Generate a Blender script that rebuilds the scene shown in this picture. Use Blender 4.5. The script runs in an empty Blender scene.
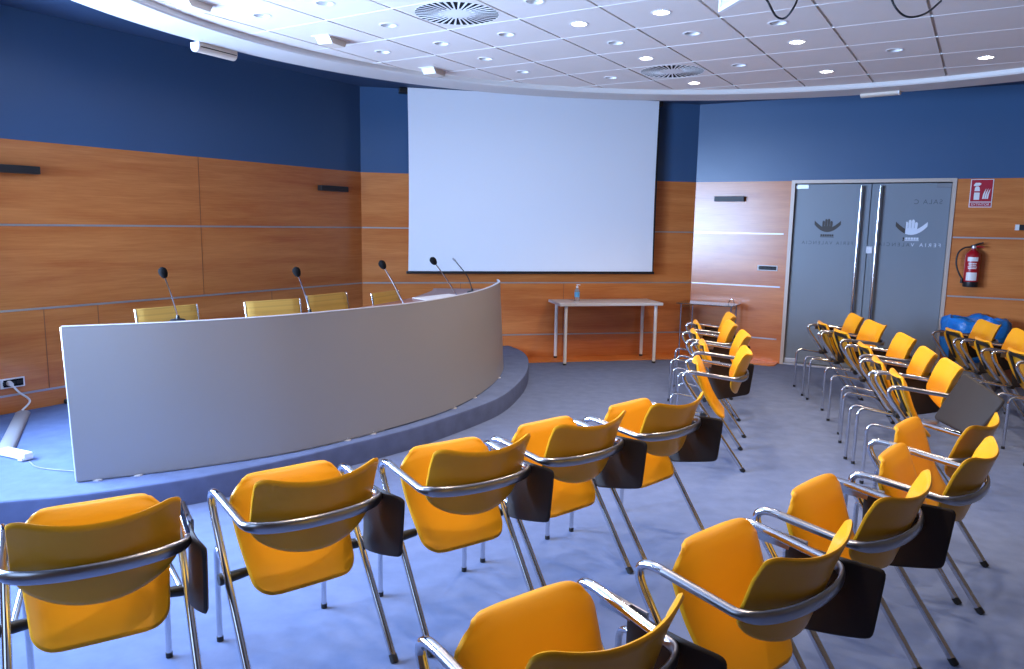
import bpy, bmesh, math, random
from mathutils import Vector, Matrix
random.seed(7)
PI = math.pi
S = bpy.context.scene
COL = S.collection
R = math.radians

# ------------------------------------------------------------------ materials
def lin(c):
    return tuple(((v/255)/12.92 if v/255 <= .04045 else ((v/255+.055)/1.055)**2.4) for v in c)
def mat(name, rgb, rough=.5, metal=0., spec=.5, coat=0., trans=0., emit=None, estr=0., bump=None, var=None, srgb=True):
    m = bpy.data.materials.new(name); m.use_nodes = True
    nt = m.node_tree; b = nt.nodes['Principled BSDF']
    c = lin(rgb) if srgb else rgb
    b.inputs['Base Color'].default_value = (*c, 1)
    b.inputs['Roughness'].default_value = rough
    b.inputs['Metallic'].default_value = metal
    b.inputs['Specular IOR Level'].default_value = spec
    b.inputs['Coat Weight'].default_value = coat
    b.inputs['Transmission Weight'].default_value = trans
    if emit:
        b.inputs['Emission Color'].default_value = (*lin(emit), 1); b.inputs['Emission Strength'].default_value = estr
    tc = nt.nodes.new('ShaderNodeTexCoord')
    if var:   # (scale xyz, amount, detail)
        mp = nt.nodes.new('ShaderNodeMapping'); mp.inputs['Scale'].default_value = var[0]
        nt.links.new(tc.outputs['Object'], mp.inputs['Vector'])
        n = nt.nodes.new('ShaderNodeTexNoise'); n.inputs['Scale'].default_value = 1; n.inputs['Detail'].default_value = var[2]
        nt.links.new(mp.outputs[0], n.inputs['Vector'])
        cr = nt.nodes.new('ShaderNodeValToRGB'); a = var[1]
        cr.color_ramp.elements[0].position = .3; cr.color_ramp.elements[1].position = .7
        cr.color_ramp.elements[0].color = (*[v*(1-a) for v in c], 1); cr.color_ramp.elements[1].color = (*[min(1, v*(1+a)) for v in c], 1)
        nt.links.new(n.outputs['Fac'], cr.inputs['Fac']); nt.links.new(cr.outputs['Color'], b.inputs['Base Color'])
    if bump:  # (scale, strength, distance)
        n2 = nt.nodes.new('ShaderNodeTexNoise'); n2.inputs['Scale'].default_value = bump[0]; n2.inputs['Detail'].default_value = 4
        nt.links.new(tc.outputs['Object'], n2.inputs['Vector'])
        bp = nt.nodes.new('ShaderNodeBump'); bp.inputs['Strength'].default_value = bump[1]; bp.inputs['Distance'].default_value = bump[2]
        nt.links.new(n2.outputs['Fac'], bp.inputs['Height']); nt.links.new(bp.outputs['Normal'], b.inputs['Normal'])
    return m

def wood_mat(name, c1, c2, rough=.33):
    m = bpy.data.materials.new(name); m.use_nodes = True
    nt = m.node_tree; b = nt.nodes['Principled BSDF']
    tc = nt.nodes.new('ShaderNodeTexCoord')
    def noise(sc, det, dist=0.):
        mp = nt.nodes.new('ShaderNodeMapping'); mp.inputs['Scale'].default_value = sc
        nt.links.new(tc.outputs['Object'], mp.inputs['Vector'])
        n = nt.nodes.new('ShaderNodeTexNoise'); n.inputs['Scale'].default_value = 1; n.inputs['Detail'].default_value = det
        n.inputs['Distortion'].default_value = dist
        nt.links.new(mp.outputs[0], n.inputs['Vector']); return n
    n1 = noise((.7, 1, 7), 5, .6); n2 = noise((5, 1, 90), 3)
    mx = nt.nodes.new('ShaderNodeMix'); mx.data_type = 'FLOAT'; mx.inputs[0].default_value = .3
    nt.links.new(n1.outputs['Fac'], mx.inputs[2]); nt.links.new(n2.outputs['Fac'], mx.inputs[3])
    cr = nt.nodes.new('ShaderNodeValToRGB')
    cr.color_ramp.elements[0].position = .32; cr.color_ramp.elements[1].position = .68
    cr.color_ramp.elements[0].color = (*lin(c1), 1); cr.color_ramp.elements[1].color = (*lin(c2), 1)
    nt.links.new(mx.outputs[0], cr.inputs['Fac']); nt.links.new(cr.outputs['Color'], b.inputs['Base Color'])
    b.inputs['Roughness'].default_value = rough; b.inputs['Specular IOR Level'].default_value = .7
    return m

M = {}
M['wood'] = wood_mat('cherry_wood_veneer', (190, 102, 46), (222, 140, 76), .25)
M['seam'] = mat('wood_seam', (136, 76, 38), .6)
M['blue'] = mat('blue_wall_paint', (64, 94, 130), .30, var=((.6, .6, .6), .06, 2))
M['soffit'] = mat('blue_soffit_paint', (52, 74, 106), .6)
M['carpet'] = mat('blue_grey_carpet', (104, 119, 156), .95, spec=.1, var=((9, 9, 9), .09, 8), bump=(420, .5, .004))
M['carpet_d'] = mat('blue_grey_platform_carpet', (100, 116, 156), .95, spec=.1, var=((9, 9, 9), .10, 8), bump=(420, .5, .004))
M['white'] = mat('white_paint', (232, 230, 228), .5)
M['tile'] = mat('ceiling_tile_white', (226, 217, 210), .55, var=((3, 3, 3), .015, 2))
M['tbar'] = mat('ceiling_grid_bar', (176, 166, 158), .6)
M['ring'] = mat('ceiling_ring_plaster', (208, 204, 200), .5)
M['trim'] = mat('brushed_aluminium_trim', (186, 182, 184), .35, .6)
M['chrome'] = mat('chrome_tube', (214, 214, 218), .13, 1.)
M['band'] = mat('satin_steel_band', (168, 168, 174), .28, 1.)
M['yellow'] = mat('yellow_plastic_shell', (226, 159, 30), .33, spec=.32)
M['black'] = mat('black_plastic', (26, 25, 26), .45)
M['tablet'] = mat('dark_laminate', (38, 31, 28), .55, spec=.3)
M['tablet_edge'] = mat('dark_laminate_edge', (70, 58, 50), .5)
M['carpet_r'] = mat('riser_carpet_painted_shade', (86, 97, 132), .95, spec=.1, var=((9, 9, 9), .10, 8), bump=(420, .5, .004))  # platform carpet darkened for the riser: its shade is put into the colour
M['desk'] = mat('grey_metallic_desk_panel', (142, 142, 146), .38, .25, var=((1, 1, 1), .02, 2))
M['alu'] = mat('aluminium_edge', (216, 216, 222), .3, .5)
M['top'] = mat('pale_worktop', (216, 214, 214), .35)
M['screen'] = mat('projection_screen_fabric', (246, 246, 250), .8, spec=.2)
M['glassdoor'] = mat('frosted_door_glass', (138, 146, 156), .32, trans=.12, spec=.5)
M['frame'] = mat('satin_door_frame', (196, 178, 164), .4, .2)
M['logo'] = mat('dark_bronze_decal', (62, 52, 44), .5)
M['logo_lit'] = mat('decal_painted_lit', (226, 230, 240), .5)  # decal with the light from behind painted into its colour
M['logog'] = mat('grey_decal', (96, 104, 110), .5)
M['red'] = mat('red_enamel', (176, 22, 34), .28)
M['signred'] = mat('red_sign', (178, 24, 48), .4)
M['signw'] = mat('sign_white', (236, 232, 230), .45)
M['bluebag'] = mat('blue_plastic_bag', (26, 118, 206), .34, trans=.0, bump=(14, .5, .03))
M['grey'] = mat('grey_plastic', (128, 130, 136), .5)
M['fabric'] = mat('mustard_mesh_fabric', (204, 158, 74), .7, var=((1, 1, 70), .10, 1))
M['glass'] = mat('smoked_table_glass', (120, 132, 128), .06, trans=.75)
M['clearp'] = mat('clear_plastic_bottle', (222, 228, 234), .12, trans=.7)
M['label'] = mat('pale_blue_label', (96, 176, 222), .4)
M['lamp'] = mat('lit_lamp', (255, 248, 236), .5, emit=(255, 250, 242), estr=45)
M['lampoff'] = mat('unlit_lamp_glass', (196, 194, 196), .3)
M['dark'] = mat('dark_void', (22, 20, 20), .9, spec=.1)
M['cable'] = mat('black_cable', (28, 28, 32), .5)
M['rim'] = mat('white_window_frame', (226, 226, 226), .4)
M['beige'] = mat('beige_fixture', (206, 192, 176), .5)
M['duct'] = mat('pale_grey_plastic', (158, 160, 168), .45)
M['foam'] = mat('black_foam', (18, 18, 19), .95, spec=.1)
M['brownwood'] = wood_mat('red_brown_wood', (118, 66, 46), (140, 82, 56), .4)

# ------------------------------------------------------------------ mesh helpers
def link(name, bm, mats, parent=None, smooth=False, angle=40, loc=None, rotz=None):
    me = bpy.data.meshes.new(name)
    bm.normal_update(); bm.to_mesh(me); bm.free()
    for m in (mats if isinstance(mats, (list, tuple)) else [mats]): me.materials.append(m)
    if smooth:
        for p in me.polygons: p.use_smooth = True
        me.set_sharp_from_angle(angle=R(angle))
    o = bpy.data.objects.new(name, me); COL.objects.link(o)
    if parent: o.parent = parent
    if loc: o.location = loc
    if rotz is not None: o.rotation_euler = (0, 0, rotz)
    return o
def tag(o, label=None, cat=None, group=None, kind=None):
    if label: o['label'] = label
    if cat: o['category'] = cat
    if group: o['group'] = group
    if kind: o['kind'] = kind
    return o
def thing(name, label, cat, loc=(0, 0, 0), rotz=0, group=None):
    o = bpy.data.objects.new(name, None); COL.objects.link(o); o.empty_display_size = .1
    o.location = loc; o.rotation_euler = (0, 0, rotz)
    return tag(o, label, cat, group)
def struct(o):
    o['kind'] = 'structure'; return o
def B(bm, x0, x1, y0, y1, z0, z1, mi=0, bev=0.):
    vs = [bm.verts.new(p) for p in ((x0,y0,z0),(x1,y0,z0),(x1,y1,z0),(x0,y1,z0),(x0,y0,z1),(x1,y0,z1),(x1,y1,z1),(x0,y1,z1))]
    fs = [bm.faces.new([vs[i] for i in f]) for f in ((0,3,2,1),(4,5,6,7),(0,1,5,4),(1,2,6,5),(2,3,7,6),(3,0,4,7))]
    for f in fs: f.material_index = mi
    if bev:
        es = list({e for f in fs for e in f.edges})
        r = bmesh.ops.bevel(bm, geom=es, offset=bev, segments=2, profile=.5, affect='EDGES')
        for f in r['faces']: f.material_index = mi
    return bm
def box(*a, **k): return B(bmesh.new(), *a, **k)
def catmull(pts, n=8):
    pts = [Vector(p) for p in pts]; P = [2*pts[0]-pts[1]] + pts + [2*pts[-1]-pts[-2]]; out = []
    for i in range(1, len(P)-2):
        a, b, c, d = P[i-1:i+3]
        for k in range(n):
            t = k/n
            out.append(.5*((2*b)+(c-a)*t+(2*a-5*b+4*c-d)*t*t+(3*b-a-3*c+d)*t**3))
    out.append(pts[-1]); return out
def fillet(pts, r, n=7):
    pts = [Vector(p) for p in pts]; out = [pts[0]]
    for i in range(1, len(pts)-1):
        a, b, c = pts[i-1], pts[i], pts[i+1]
        rr = r[i-1] if isinstance(r, (list, tuple)) else r
        u = (a-b); v = (c-b); lu, lv = u.length, v.length; u /= lu; v /= lv
        d = min(rr/ max(1e-6, math.tan(u.angle(v)/2)), lu*.49, lv*.49)
        p, q = b+u*d, b+v*d
        for k in range(n+1):
            t = k/n; out.append((1-t)**2*p + 2*t*(1-t)*b + t*t*q)
    out.append(pts[-1]); return out
def tube(bm, pts, r, seg=10, up=None, ry=None, caps=True, mi=0):
    """sweep; r radius (number or list); with up: r across, ry along up"""
    pts = [Vector(p) for p in pts]; n = len(pts); rings = []
    T = [(pts[min(i+1, n-1)]-pts[max(i-1, 0)]).normalized() for i in range(n)]
    nv = None
    for i in range(n):
        t = T[i]
        if up is not None:
            b = Vector(up); a = t.cross(b).normalized(); b = a.cross(t).normalized()
        else:
            if nv is None:
                nv = t.orthogonal().normalized()
            nv = (nv - t*nv.dot(t)).normalized(); a = nv; b = t.cross(a)
        ra = r[i] if isinstance(r, (list, tuple)) else r
        rb = (ry[i] if isinstance(ry, (list, tuple)) else ry) if ry is not None else ra
        rings.append([bm.verts.new(pts[i]+a*math.cos(2*PI*k/seg)*ra+b*math.sin(2*PI*k/seg)*rb) for k in range(seg)])
    for i in range(n-1):
        for k in range(seg):
            f = bm.faces.new((rings[i][k], rings[i][(k+1) % seg], rings[i+1][(k+1) % seg], rings[i+1][k])); f.material_index = mi
    if caps:
        bm.faces.new(rings[0][::-1]).material_index = mi; bm.faces.new(rings[-1]).material_index = mi
    return bm
def lathe(bm, prof, c=(0, 0, 0), seg=24, mi=0, caps=True):
    rings = []
    for r, z in prof:
        rings.append([bm.verts.new((c[0]+r*math.cos(2*PI*k/seg), c[1]+r*math.sin(2*PI*k/seg), c[2]+z)) for k in range(seg)])
    for i in range(len(rings)-1):
        for k in range(seg):
            bm.faces.new((rings[i][k], rings[i][(k+1) % seg], rings[i+1][(k+1) % seg], rings[i+1][k])).material_index = mi
    if caps:
        bm.faces.new(rings[0][::-1]).material_index = mi; bm.faces.new(rings[-1]).material_index = mi
    return bm
def thick_grid(G, th, mi=0, rim=.45):
    """G[i][j] points of a sheet -> closed shell of thickness th with a rounded rim"""
    bm = bmesh.new(); ni, nj = len(G), len(G[0])
    G = [[Vector(p) for p in row] for row in G]
    N = [[None]*nj for _ in range(ni)]
    for i in range(ni):
        for j in range(nj):
            du = G[min(i+1, ni-1)][j]-G[max(i-1, 0)][j]; dv = G[i][min(j+1, nj-1)]-G[i][max(j-1, 0)]
            c = du.cross(dv); N[i][j] = c.normalized() if c.length > 1e-9 else Vector((0, 0, 0))
    A = [[bm.verts.new(G[i][j]+N[i][j]*th/2) for j in range(nj)] for i in range(ni)]
    Bk = [[bm.verts.new(G[i][j]-N[i][j]*th/2) for j in range(nj)] for i in range(ni)]
    for i in range(ni-1):
        for j in range(nj-1):
            bm.faces.new((A[i][j], A[i+1][j], A[i+1][j+1], A[i][j+1])); bm.faces.new((Bk[i][j], Bk[i][j+1], Bk[i+1][j+1], Bk[i+1][j]))
    loop = [(i, 0) for i in range(ni)]+[(ni-1, j) for j in range(1, nj)]+[(i, nj-1) for i in range(ni-2, -1, -1)]+[(0, j) for j in range(nj-2, 0, -1)]
    n = len(loop); mid = []
    for k in range(n):
        i, j = loop[k]; a, b = loop[k-1], loop[(k+1) % n]
        t = (G[b[0]][b[1]]-G[a[0]][a[1]])
        o = t.cross(N[i][j]); o = o.normalized() if o.length > 1e-9 else Vector((0, 0, 0))
        mid.append(bm.verts.new(G[i][j]-o*0 + o*th*rim))
    # choose outward sign
    cen = sum((G[i][j] for i, j in loop), Vector())/n
    sgn = sum((mid[k].co-G[loop[k][0]][loop[k][1]]).dot(G[loop[k][0]][loop[k][1]]-cen) for k in range(n))
    if sgn < 0:
        for k in range(n):
            g = G[loop[k][0]][loop[k][1]]; mid[k].co = 2*g-mid[k].co
    for k in range(n):
        i, j = loop[k]; i2, j2 = loop[(k+1) % n]; m1, m2 = mid[k], mid[(k+1) % n]
        bm.faces.new((A[i][j], A[i2][j2], m2, m1)); bm.faces.new((m1, m2, Bk[i2][j2], Bk[i][j]))
    bmesh.ops.remove_doubles(bm, verts=bm.verts, dist=1e-5)
    bmesh.ops.recalc_face_normals(bm, faces=bm.faces)
    for f in bm.faces: f.material_index = mi
    return bm
def prism(bm, poly, z0, z1, mi=0):
    a = [bm.verts.new((x, y, z0)) for x, y in poly]; b = [bm.verts.new((x, y, z1)) for x, y in poly]
    bm.faces.new(a[::-1]).material_index = mi; bm.faces.new(b).material_index = mi
    for i in range(len(poly)):
        j = (i+1) % len(poly); bm.faces.new((a[i], a[j], b[j], b[i])).material_index = mi
    bmesh.ops.recalc_face_normals(bm, faces=bm.faces)
    return bm
def yprism(bm, poly, y0, y1, mi=0):
    """polygon in x,z pulled along y"""
    a = [bm.verts.new((x, y0, z)) for x, z in poly]; b = [bm.verts.new((x, y1, z)) for x, z in poly]
    fs = [bm.faces.new(a), bm.faces.new(b[::-1])]
    for i in range(len(poly)):
        j = (i+1) % len(poly); fs.append(bm.faces.new((a[j], a[i], b[i], b[j])))
    for f in fs: f.material_index = mi
    bmesh.ops.recalc_face_normals(bm, faces=bm.faces)
    return bm
def copy_tree(o, parent=None):
    c = o.copy(); COL.objects.link(c)
    if parent: c.parent = parent
    for ch in list(o.children): copy_tree(ch, c)
    return c

# ------------------------------------------------------------------ camera
cam_d = bpy.data.cameras.new('camera'); cam = bpy.data.objects.new('camera', cam_d); COL.objects.link(cam)
F, PITCH, ROLL, H = 750., R(8.35), R(.92), 1.72
cam_d.sensor_width = 36; cam_d.lens = F/1024*36; cam_d.clip_start = .05
fw = Vector((0, math.cos(PITCH), -math.sin(PITCH))); up0 = Vector((0, math.sin(PITCH), math.cos(PITCH))); rt0 = Vector((1, 0, 0))
rt = rt0*math.cos(ROLL)+up0*math.sin(ROLL); upv = -rt0*math.sin(ROLL)+up0*math.cos(ROLL)
cam.matrix_world = Matrix(((rt.x, upv.x, -fw.x, 0), (rt.y, upv.y, -fw.y, 0), (rt.z, upv.z, -fw.z, H), (0, 0, 0, 1)))
S.camera = cam

# ------------------------------------------------------------------ room shell
WALL = {'left': (147.37, 6.488), 'back': (102.52, 9.34), 'right': (60.77, 9.987)}
ROT = {k: R(a-90) for k, (a, d) in WALL.items()}
def wp(k, s, off, z):
    a, d = WALL[k]; n = Vector((math.cos(R(a)), math.sin(R(a)), 0)); u = Vector((n.y, -n.x, 0))
    return n*(d-off)+u*s+Vector((0, 0, z))
D = {k: d for k, (a, d) in WALL.items()}
ZT, Z1, Z2, Z3, ZP, ZS = 2.31, 1.654, .984, .312, .171, 3.30
VERT = [(-1.8397, 9.159), (2.401, 10.1007), (6.23, 7.957), (7.1, 3.41), (4.73, -.29), (.43, -1.24), (-3.27, 1.13), (-4.22, 5.43)]

bm = bmesh.new(); prism(bm, [(x*1.03, (y-4)*1.03+4) for x, y in VERT], -.12, 0)
struct(link('floor', bm, M['carpet']))
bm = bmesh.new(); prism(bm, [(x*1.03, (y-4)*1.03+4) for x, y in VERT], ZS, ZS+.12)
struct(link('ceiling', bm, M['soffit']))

def wall(name, k, s0, s1, seams, holes=()):
    bm = bmesh.new(); d = D[k]; t = .14
    cuts = [s0]+[v for h in holes for v in (h[0], h[1])]+[s1]
    for i in range(0, len(cuts), 2): B(bm, cuts[i], cuts[i+1], d, d+t, 0, ZT, 0)
    for h in holes:
        if h[2] < ZT: B(bm, h[0], h[1], d, d+t, h[2], ZT, 0)
    B(bm, s0, s1, d, d+t, ZT, ZS+.02, 1)
    for s, z0, z1 in seams: B(bm, s-.003, s+.003, d-.0012, d+.001, z0, z1, 2)
    return struct(link(name, bm, [M['wood'], M['blue'], M['seam']], rotz=ROT[k]))
wall('wall_left', 'left', 2.29, 6.7214, [(3.05, .32, .975), (3.49, .32, .975), (4.53, Z2, ZT), (5.35, .32, .975)])
wall('wall_back', 'back', .18, 4.54, [(2.75, 0, Z2), (1.4, 0, Z2)])
DS0, DS1, DZ = -1.632, .142, 2.318
wall('wall_right', 'right', -2.845, 1.56, [], holes=[(DS0, DS1, DZ)])
bm = bmesh.new()
B(bm, -2.2, .6, D['right']+2.2, D['right']+2.3, 0, 3, 0); B(bm, -2.3, -2.2, D['right']+.14, D['right']+2.3, 0, 3, 0)
B(bm, .6, .7, D['right']+.14, D['right']+2.3, 0, 3, 0); B(bm, -2.3, .7, D['right']+.14, D['right']+2.3, 3, 3.1, 0); B(bm, -2.3, .7, D['right']+.14, D['right']+2.3, -.1, 0, 0)
struct(link('wall_corridor', bm, M['white'], rotz=ROT['right']))

nt_ = 0
def strip(k, s0, s1, z, h=.016, t=.004, m='trim'):
    global nt_; nt_ += 1
    bm = box(s0, s1, D[k]-t, D[k]+.002, z-h/2, z+h/2)
    struct(link('trim_%d' % nt_, bm, M[m], rotz=ROT[k]))
for z in (Z1, Z2, Z3): strip('left', 2.3, 6.715, z)
for z in (Z1, Z2, Z3): strip('back', .196, 4.527, z)
for z in (Z1, Z2, Z3):
    strip('right', -2.83, DS0-.06, z); strip('right', DS1+.012, 1.55, z)
# low timber plinths at the foot of the walls
bm = box(.75, 4.5, D['back']-.33, D['back'], 0, .018); struct(link('baseboard_back', bm, M['wood'], rotz=ROT['back']))
bm = bmesh.new(); d = D['right']
prism(bm, [(-2.62, d), (-2.62, d-.27), (DS0-.10, d-.27)]+[(DS0-.10+.08*math.sin(a), d-.19-.08*math.cos(a)) for a in (.4, .8, 1.2, 1.57)]+[(DS0-.02, d)], 0, .018)
struct(link('baseboard_right', bm, M['wood'], rotz=ROT['right']))

# hidden walls with the windows (outside the frame, they light the room)
def plain_wall(name, a, b, wins, wn):
    a = Vector((*a, 0)); b = Vector((*b, 0)); L = (b-a).length; ang = math.atan2((b-a).y, (b-a).x)
    bm = bmesh.new()
    cuts = [0]+[v for w in wins for v in w[:2]]+[L]
    for i in range(0, len(cuts), 2): B(bm, cuts[i], cuts[i+1], -.14, 0, 0, ZS+.02, 0)
    for x0, x1, z0, z1 in wins:
        B(bm, x0, x1, -.14, 0, 0, z0, 0); B(bm, x0, x1, -.14, 0, z1, ZS+.02, 0)
    struct(link(name, bm, M['wallpale'], loc=a, rotz=ang))
    for i, (x0, x1, z0, z1) in enumerate(wins):
        bm = bmesh.new(); f = .06
        B(bm, x0, x1, -.11, -.05, z0, z0+f); B(bm, x0, x1, -.11, -.05, z1-f, z1)
        B(bm, x0, x0+f, -.11, -.05, z0+f, z1-f); B(bm, x1-f, x1, -.11, -.05, z0+f, z1-f); m_ = (x0+x1)/2
        B(bm, m_-f/2, m_+f/2, -.11, -.05, z0+f, z1-f)
        struct(link('window_%d' % (wn+i), bm, M['rim'], loc=a, rotz=ang))
    return a, ang, L
M['wallpale'] = mat('tan_wall', (128, 98, 70), .6)
WIN = []
def lit_wall(name, i, j, wins, wn, power, col):
    a, b = VERT[i], VERT[j]
    A, ang, L = plain_wall(name, a, b, wins, wn)
    for wi, (x0, x1, z0, z1) in enumerate(wins):
        ld = bpy.data.lights.new('window_daylight', 'AREA'); ld.shape = 'RECTANGLE'; ld.size = x1-x0; ld.size_y = z1-z0
        ld.energy = (power[wi] if isinstance(power, tuple) else power)*(x1-x0)*(z1-z0); ld.color = col; ld.spread = R(141)
        o = bpy.data.objects.new('window_daylight', ld); COL.objects.link(o)
        u = Vector((math.cos(ang), math.sin(ang), 0)); n = Vector((-u.y, u.x, 0))   # n points inside (wall runs so that inside is on the left)
        p = A+u*(x0+x1)/2-n*.16+Vector((0, 0, (z0+z1)/2)); o.location = p
        o.rotation_euler = n.to_track_quat('-Z', 'Z').to_euler()
DAY = (.42, .62, 1.)
lit_wall('wall_window', 7, 6, [(.3, 1.85, .7, 2.72), (2.05, 3.6, .7, 2.72)], 1, (140, 96), DAY)
lit_wall('wall_rear_left', 6, 5, [(.3, 1.9, .9, 2.9)], 3, 4, DAY)
lit_wall('wall_rear', 5, 4, [], 5, 0, DAY)
lit_wall('wall_rear_right', 4, 3, [], 5, 0, DAY)
lit_wall('wall_far_right', 3, 2, [], 5, 0, DAY)

# ------------------------------------------------------------------ ceiling disc: ring + tile field
CX, CY, RI, RO = 1.385, 4.06, 3.86, 4.265
ZTL, ZRG = 3.10, 3.055
bm = bmesh.new(); lathe(bm, [(RI, ZTL+.05), (RI, ZRG+.012), (RI+.012, ZRG), (RO-.02, ZRG), (RO, ZRG+.02), (RO, ZRG+.16), (RI, ZRG+.16), (RI, ZTL+.05)], (CX, CY, 0), 160, caps=False)
bmesh.ops.recalc_face_normals(bm, faces=bm.faces)
struct(link('ceiling_ring', bm, M['ring'], smooth=True, angle=30))
GO, GTH = Vector((.5225, 5.034)), R(58.1)
GX, GY = Vector((math.sin(GTH), -math.cos(GTH))), Vector((math.cos(GTH), math.sin(GTH)))
TS = .6045
SX, SY = .598, .611
def gpt(c, r): return GO+GX*(c*SX)+GY*(r*SY)
circle = [Vector((CX+(RI+.002)*math.cos(2*PI*k/160), CY+(RI+.002)*math.sin(2*PI*k/160))) for k in range(160)]
def clip(poly):
    for i in range(160):
        a, b = circle[i], circle[(i+1) % 160]; e = b-a; out = []
        for k in range(len(poly)):
            p, q = poly[k], poly[(k+1) % len(poly)]
            sp = e.x*(p-a).y-e.y*(p-a).x; sq = e.x*(q-a).y-e.y*(q-a).x
            if sp >= 0: out.append(p)
            if (sp >= 0) != (sq >= 0): out.append(p+(q-p)*(sp/(sp-sq)))
        poly = out
        if len(poly) < 3: return []
    return poly
LIT = [(-.5, .5), (.5, .5), (-.5, 2.6), (-.5, 4.75), (1.5, 2.65), (1.5, 4.7), (3.45, 4.75)]
LIT = [(-.5, .5), (.5, .5), (-.5, 2.5), (-.5, 4.5), (1.5, 2.5), (1.5, 4.5), (3.5, 4.5)]
UNLIT = [(-.5, -.5), (-1.5, .5), (-2.5, .5), (-2.5, 1.5), (-2.5, 2.5), (-2.5, -1.5), (-3.5, -1.5), (-2.5, -.5), (-3.5, .5), (-.5, 1.5), (.5, 1.5), (.5, 3.5), (-1.5, 3.5), (1.5, 1.5), (2.5, 3.5)]
VENT = [(-1.5, -.5), (-.5, 3.5)]
holes = {}
for c in LIT+UNLIT: holes[c] = .055
for c in VENT: holes[c] = .283
bm = bmesh.new(); gap = .0055
for ci in range(-9, 9):
    for ri in range(-12, 7):
        c, r = ci+.5, ri+.5
        pts = [gpt(c+dx*(.5-.0095/.6), r+dy*(.5-.004/.6)) for dx, dy in ((-1, -1), (-1, 1), (1, 1), (1, -1))]
        ar = sum(pts[k].x*pts[(k+1) % 4].y-pts[(k+1) % 4].x*pts[k].y for k in range(4))
        if ar < 0: pts.reverse()
        poly = clip(pts)
        if len(poly) < 3: continue
        poly = [p for k, p in enumerate(poly) if (p-poly[k-1]).length > 1e-4]
        if len(poly) < 3: continue
        h = holes.get((c, r))
        if not h:
            prism(bm, [(p.x, p.y) for p in poly], ZTL, ZTL+.02)
        else:
            ce = gpt(c, r); loops = [[(p.x, p.y) for p in poly], [(ce.x+h*math.cos(2*PI*k/24), ce.y+h*math.sin(2*PI*k/24)) for k in range(24)]]
            edges = []
            for L_ in loops:
                vs = [bm.verts.new((x, y, ZTL)) for x, y in L_]; ws = [bm.verts.new((x, y, ZTL+.02)) for x, y in L_]
                edges += [bm.edges.new((vs[k], vs[(k+1) % len(vs)])) for k in range(len(vs))]
                for k in range(len(vs)):
                    j = (k+1) % len(vs); bm.faces.new((vs[k], vs[j], ws[j], ws[k]))
            rr = bmesh.ops.triangle_fill(bm, use_beauty=True, use_dissolve=False, edges=edges)
bmesh.ops.recalc_face_normals(bm, faces=bm.faces)
struct(link('ceiling_tiles', bm, M['tile']))
bm = bmesh.new(); lathe(bm, [(RI+.01, ZTL+.115), (RI+.01, ZTL+.125)], (CX, CY, 0), 64)
struct(link('ceiling_deck', bm, M['dark']))
bm = bmesh.new()
for ci in range(-9, 10):
    a, b = gpt(ci, -12), gpt(ci, 7)
    n = GX*.012
    pl = clip([a-n, a+n, b+n, b-n]) or clip([b-n, b+n, a+n, a-n])
    if len(pl) > 2: prism(bm, [(p.x, p.y) for p in pl], ZTL+.014, ZTL+.03)
for ri in range(-12, 8):
    a, b = gpt(-9, ri), gpt(9, ri); n = GY*.0042
    pl = clip([a-n, a+n, b+n, b-n]) or clip([b-n, b+n, a+n, a-n])
    if len(pl) > 2: prism(bm, [(p.x, p.y) for p in pl], ZTL-.0015, ZTL+.03, 1)
struct(link('ceiling_grid', bm, [M['tbar'], M['white']]))

def downlight(c, r, lit, label):
    p = gpt(c, r)
    t = thing('ceiling_downlight', label, 'ceiling light', (p.x, p.y, ZTL), 0, 'lit recessed downlights' if lit else 'unlit recessed downlights')
    bm = bmesh.new(); lathe(bm, [(.054, .0), (.054, -.003), (.066, -.002), (.068, .0), (.054, .0)], seg=28, caps=False)
    bmesh.ops.recalc_face_normals(bm, faces=bm.faces); link('trim_ring', bm, M['white'], t, True)
    bm = bmesh.new(); lathe(bm, [(.053, 0), (.050, .05), (.042, .075), (.042, .078), (.056, .05), (.0545, 0)], seg=28, caps=False)
    bmesh.ops.recalc_face_normals(bm, faces=bm.faces); link('reflector', bm, M['white'], t, True)
    bm = bmesh.new()
    if lit: lathe(bm, [(.027, .014), (.024, .007), (.012, .003), (.003, .002)], seg=24)
    else: lathe(bm, [(.041, .070), (.041, .074)], seg=24)
    bmesh.ops.recalc_face_normals(bm, faces=bm.faces); link('bulb', bm, M['lamp'] if lit else M['lampoff'], t, True)
    if lit:
        ld = bpy.data.lights.new('downlight_lamp', 'SPOT'); ld.energy = DLP; ld.color = (1, .77, .53); ld.spot_size = R(125); ld.spot_blend = .7; ld.shadow_soft_size = .05
        o = bpy.data.objects.new('downlight_lamp', ld); COL.objects.link(o); o.location = (p.x, p.y, ZTL-.02)
DLP = 74
LL = ['lit recessed downlight in the tile right beside the nearer slotted round vent', 'lit recessed downlight nearest the top edge of the picture, left of the projector',
      'lit recessed downlight just in front of the farther slotted round vent', 'lit recessed downlight just beyond the farther round vent, above the screen edge',
      'lit recessed downlight in the middle of the ceiling below the left hanging cable', 'lit recessed downlight near the ceiling rim above the glass doors',
      'rightmost lit recessed downlight, by the ceiling rim at the right']
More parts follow.
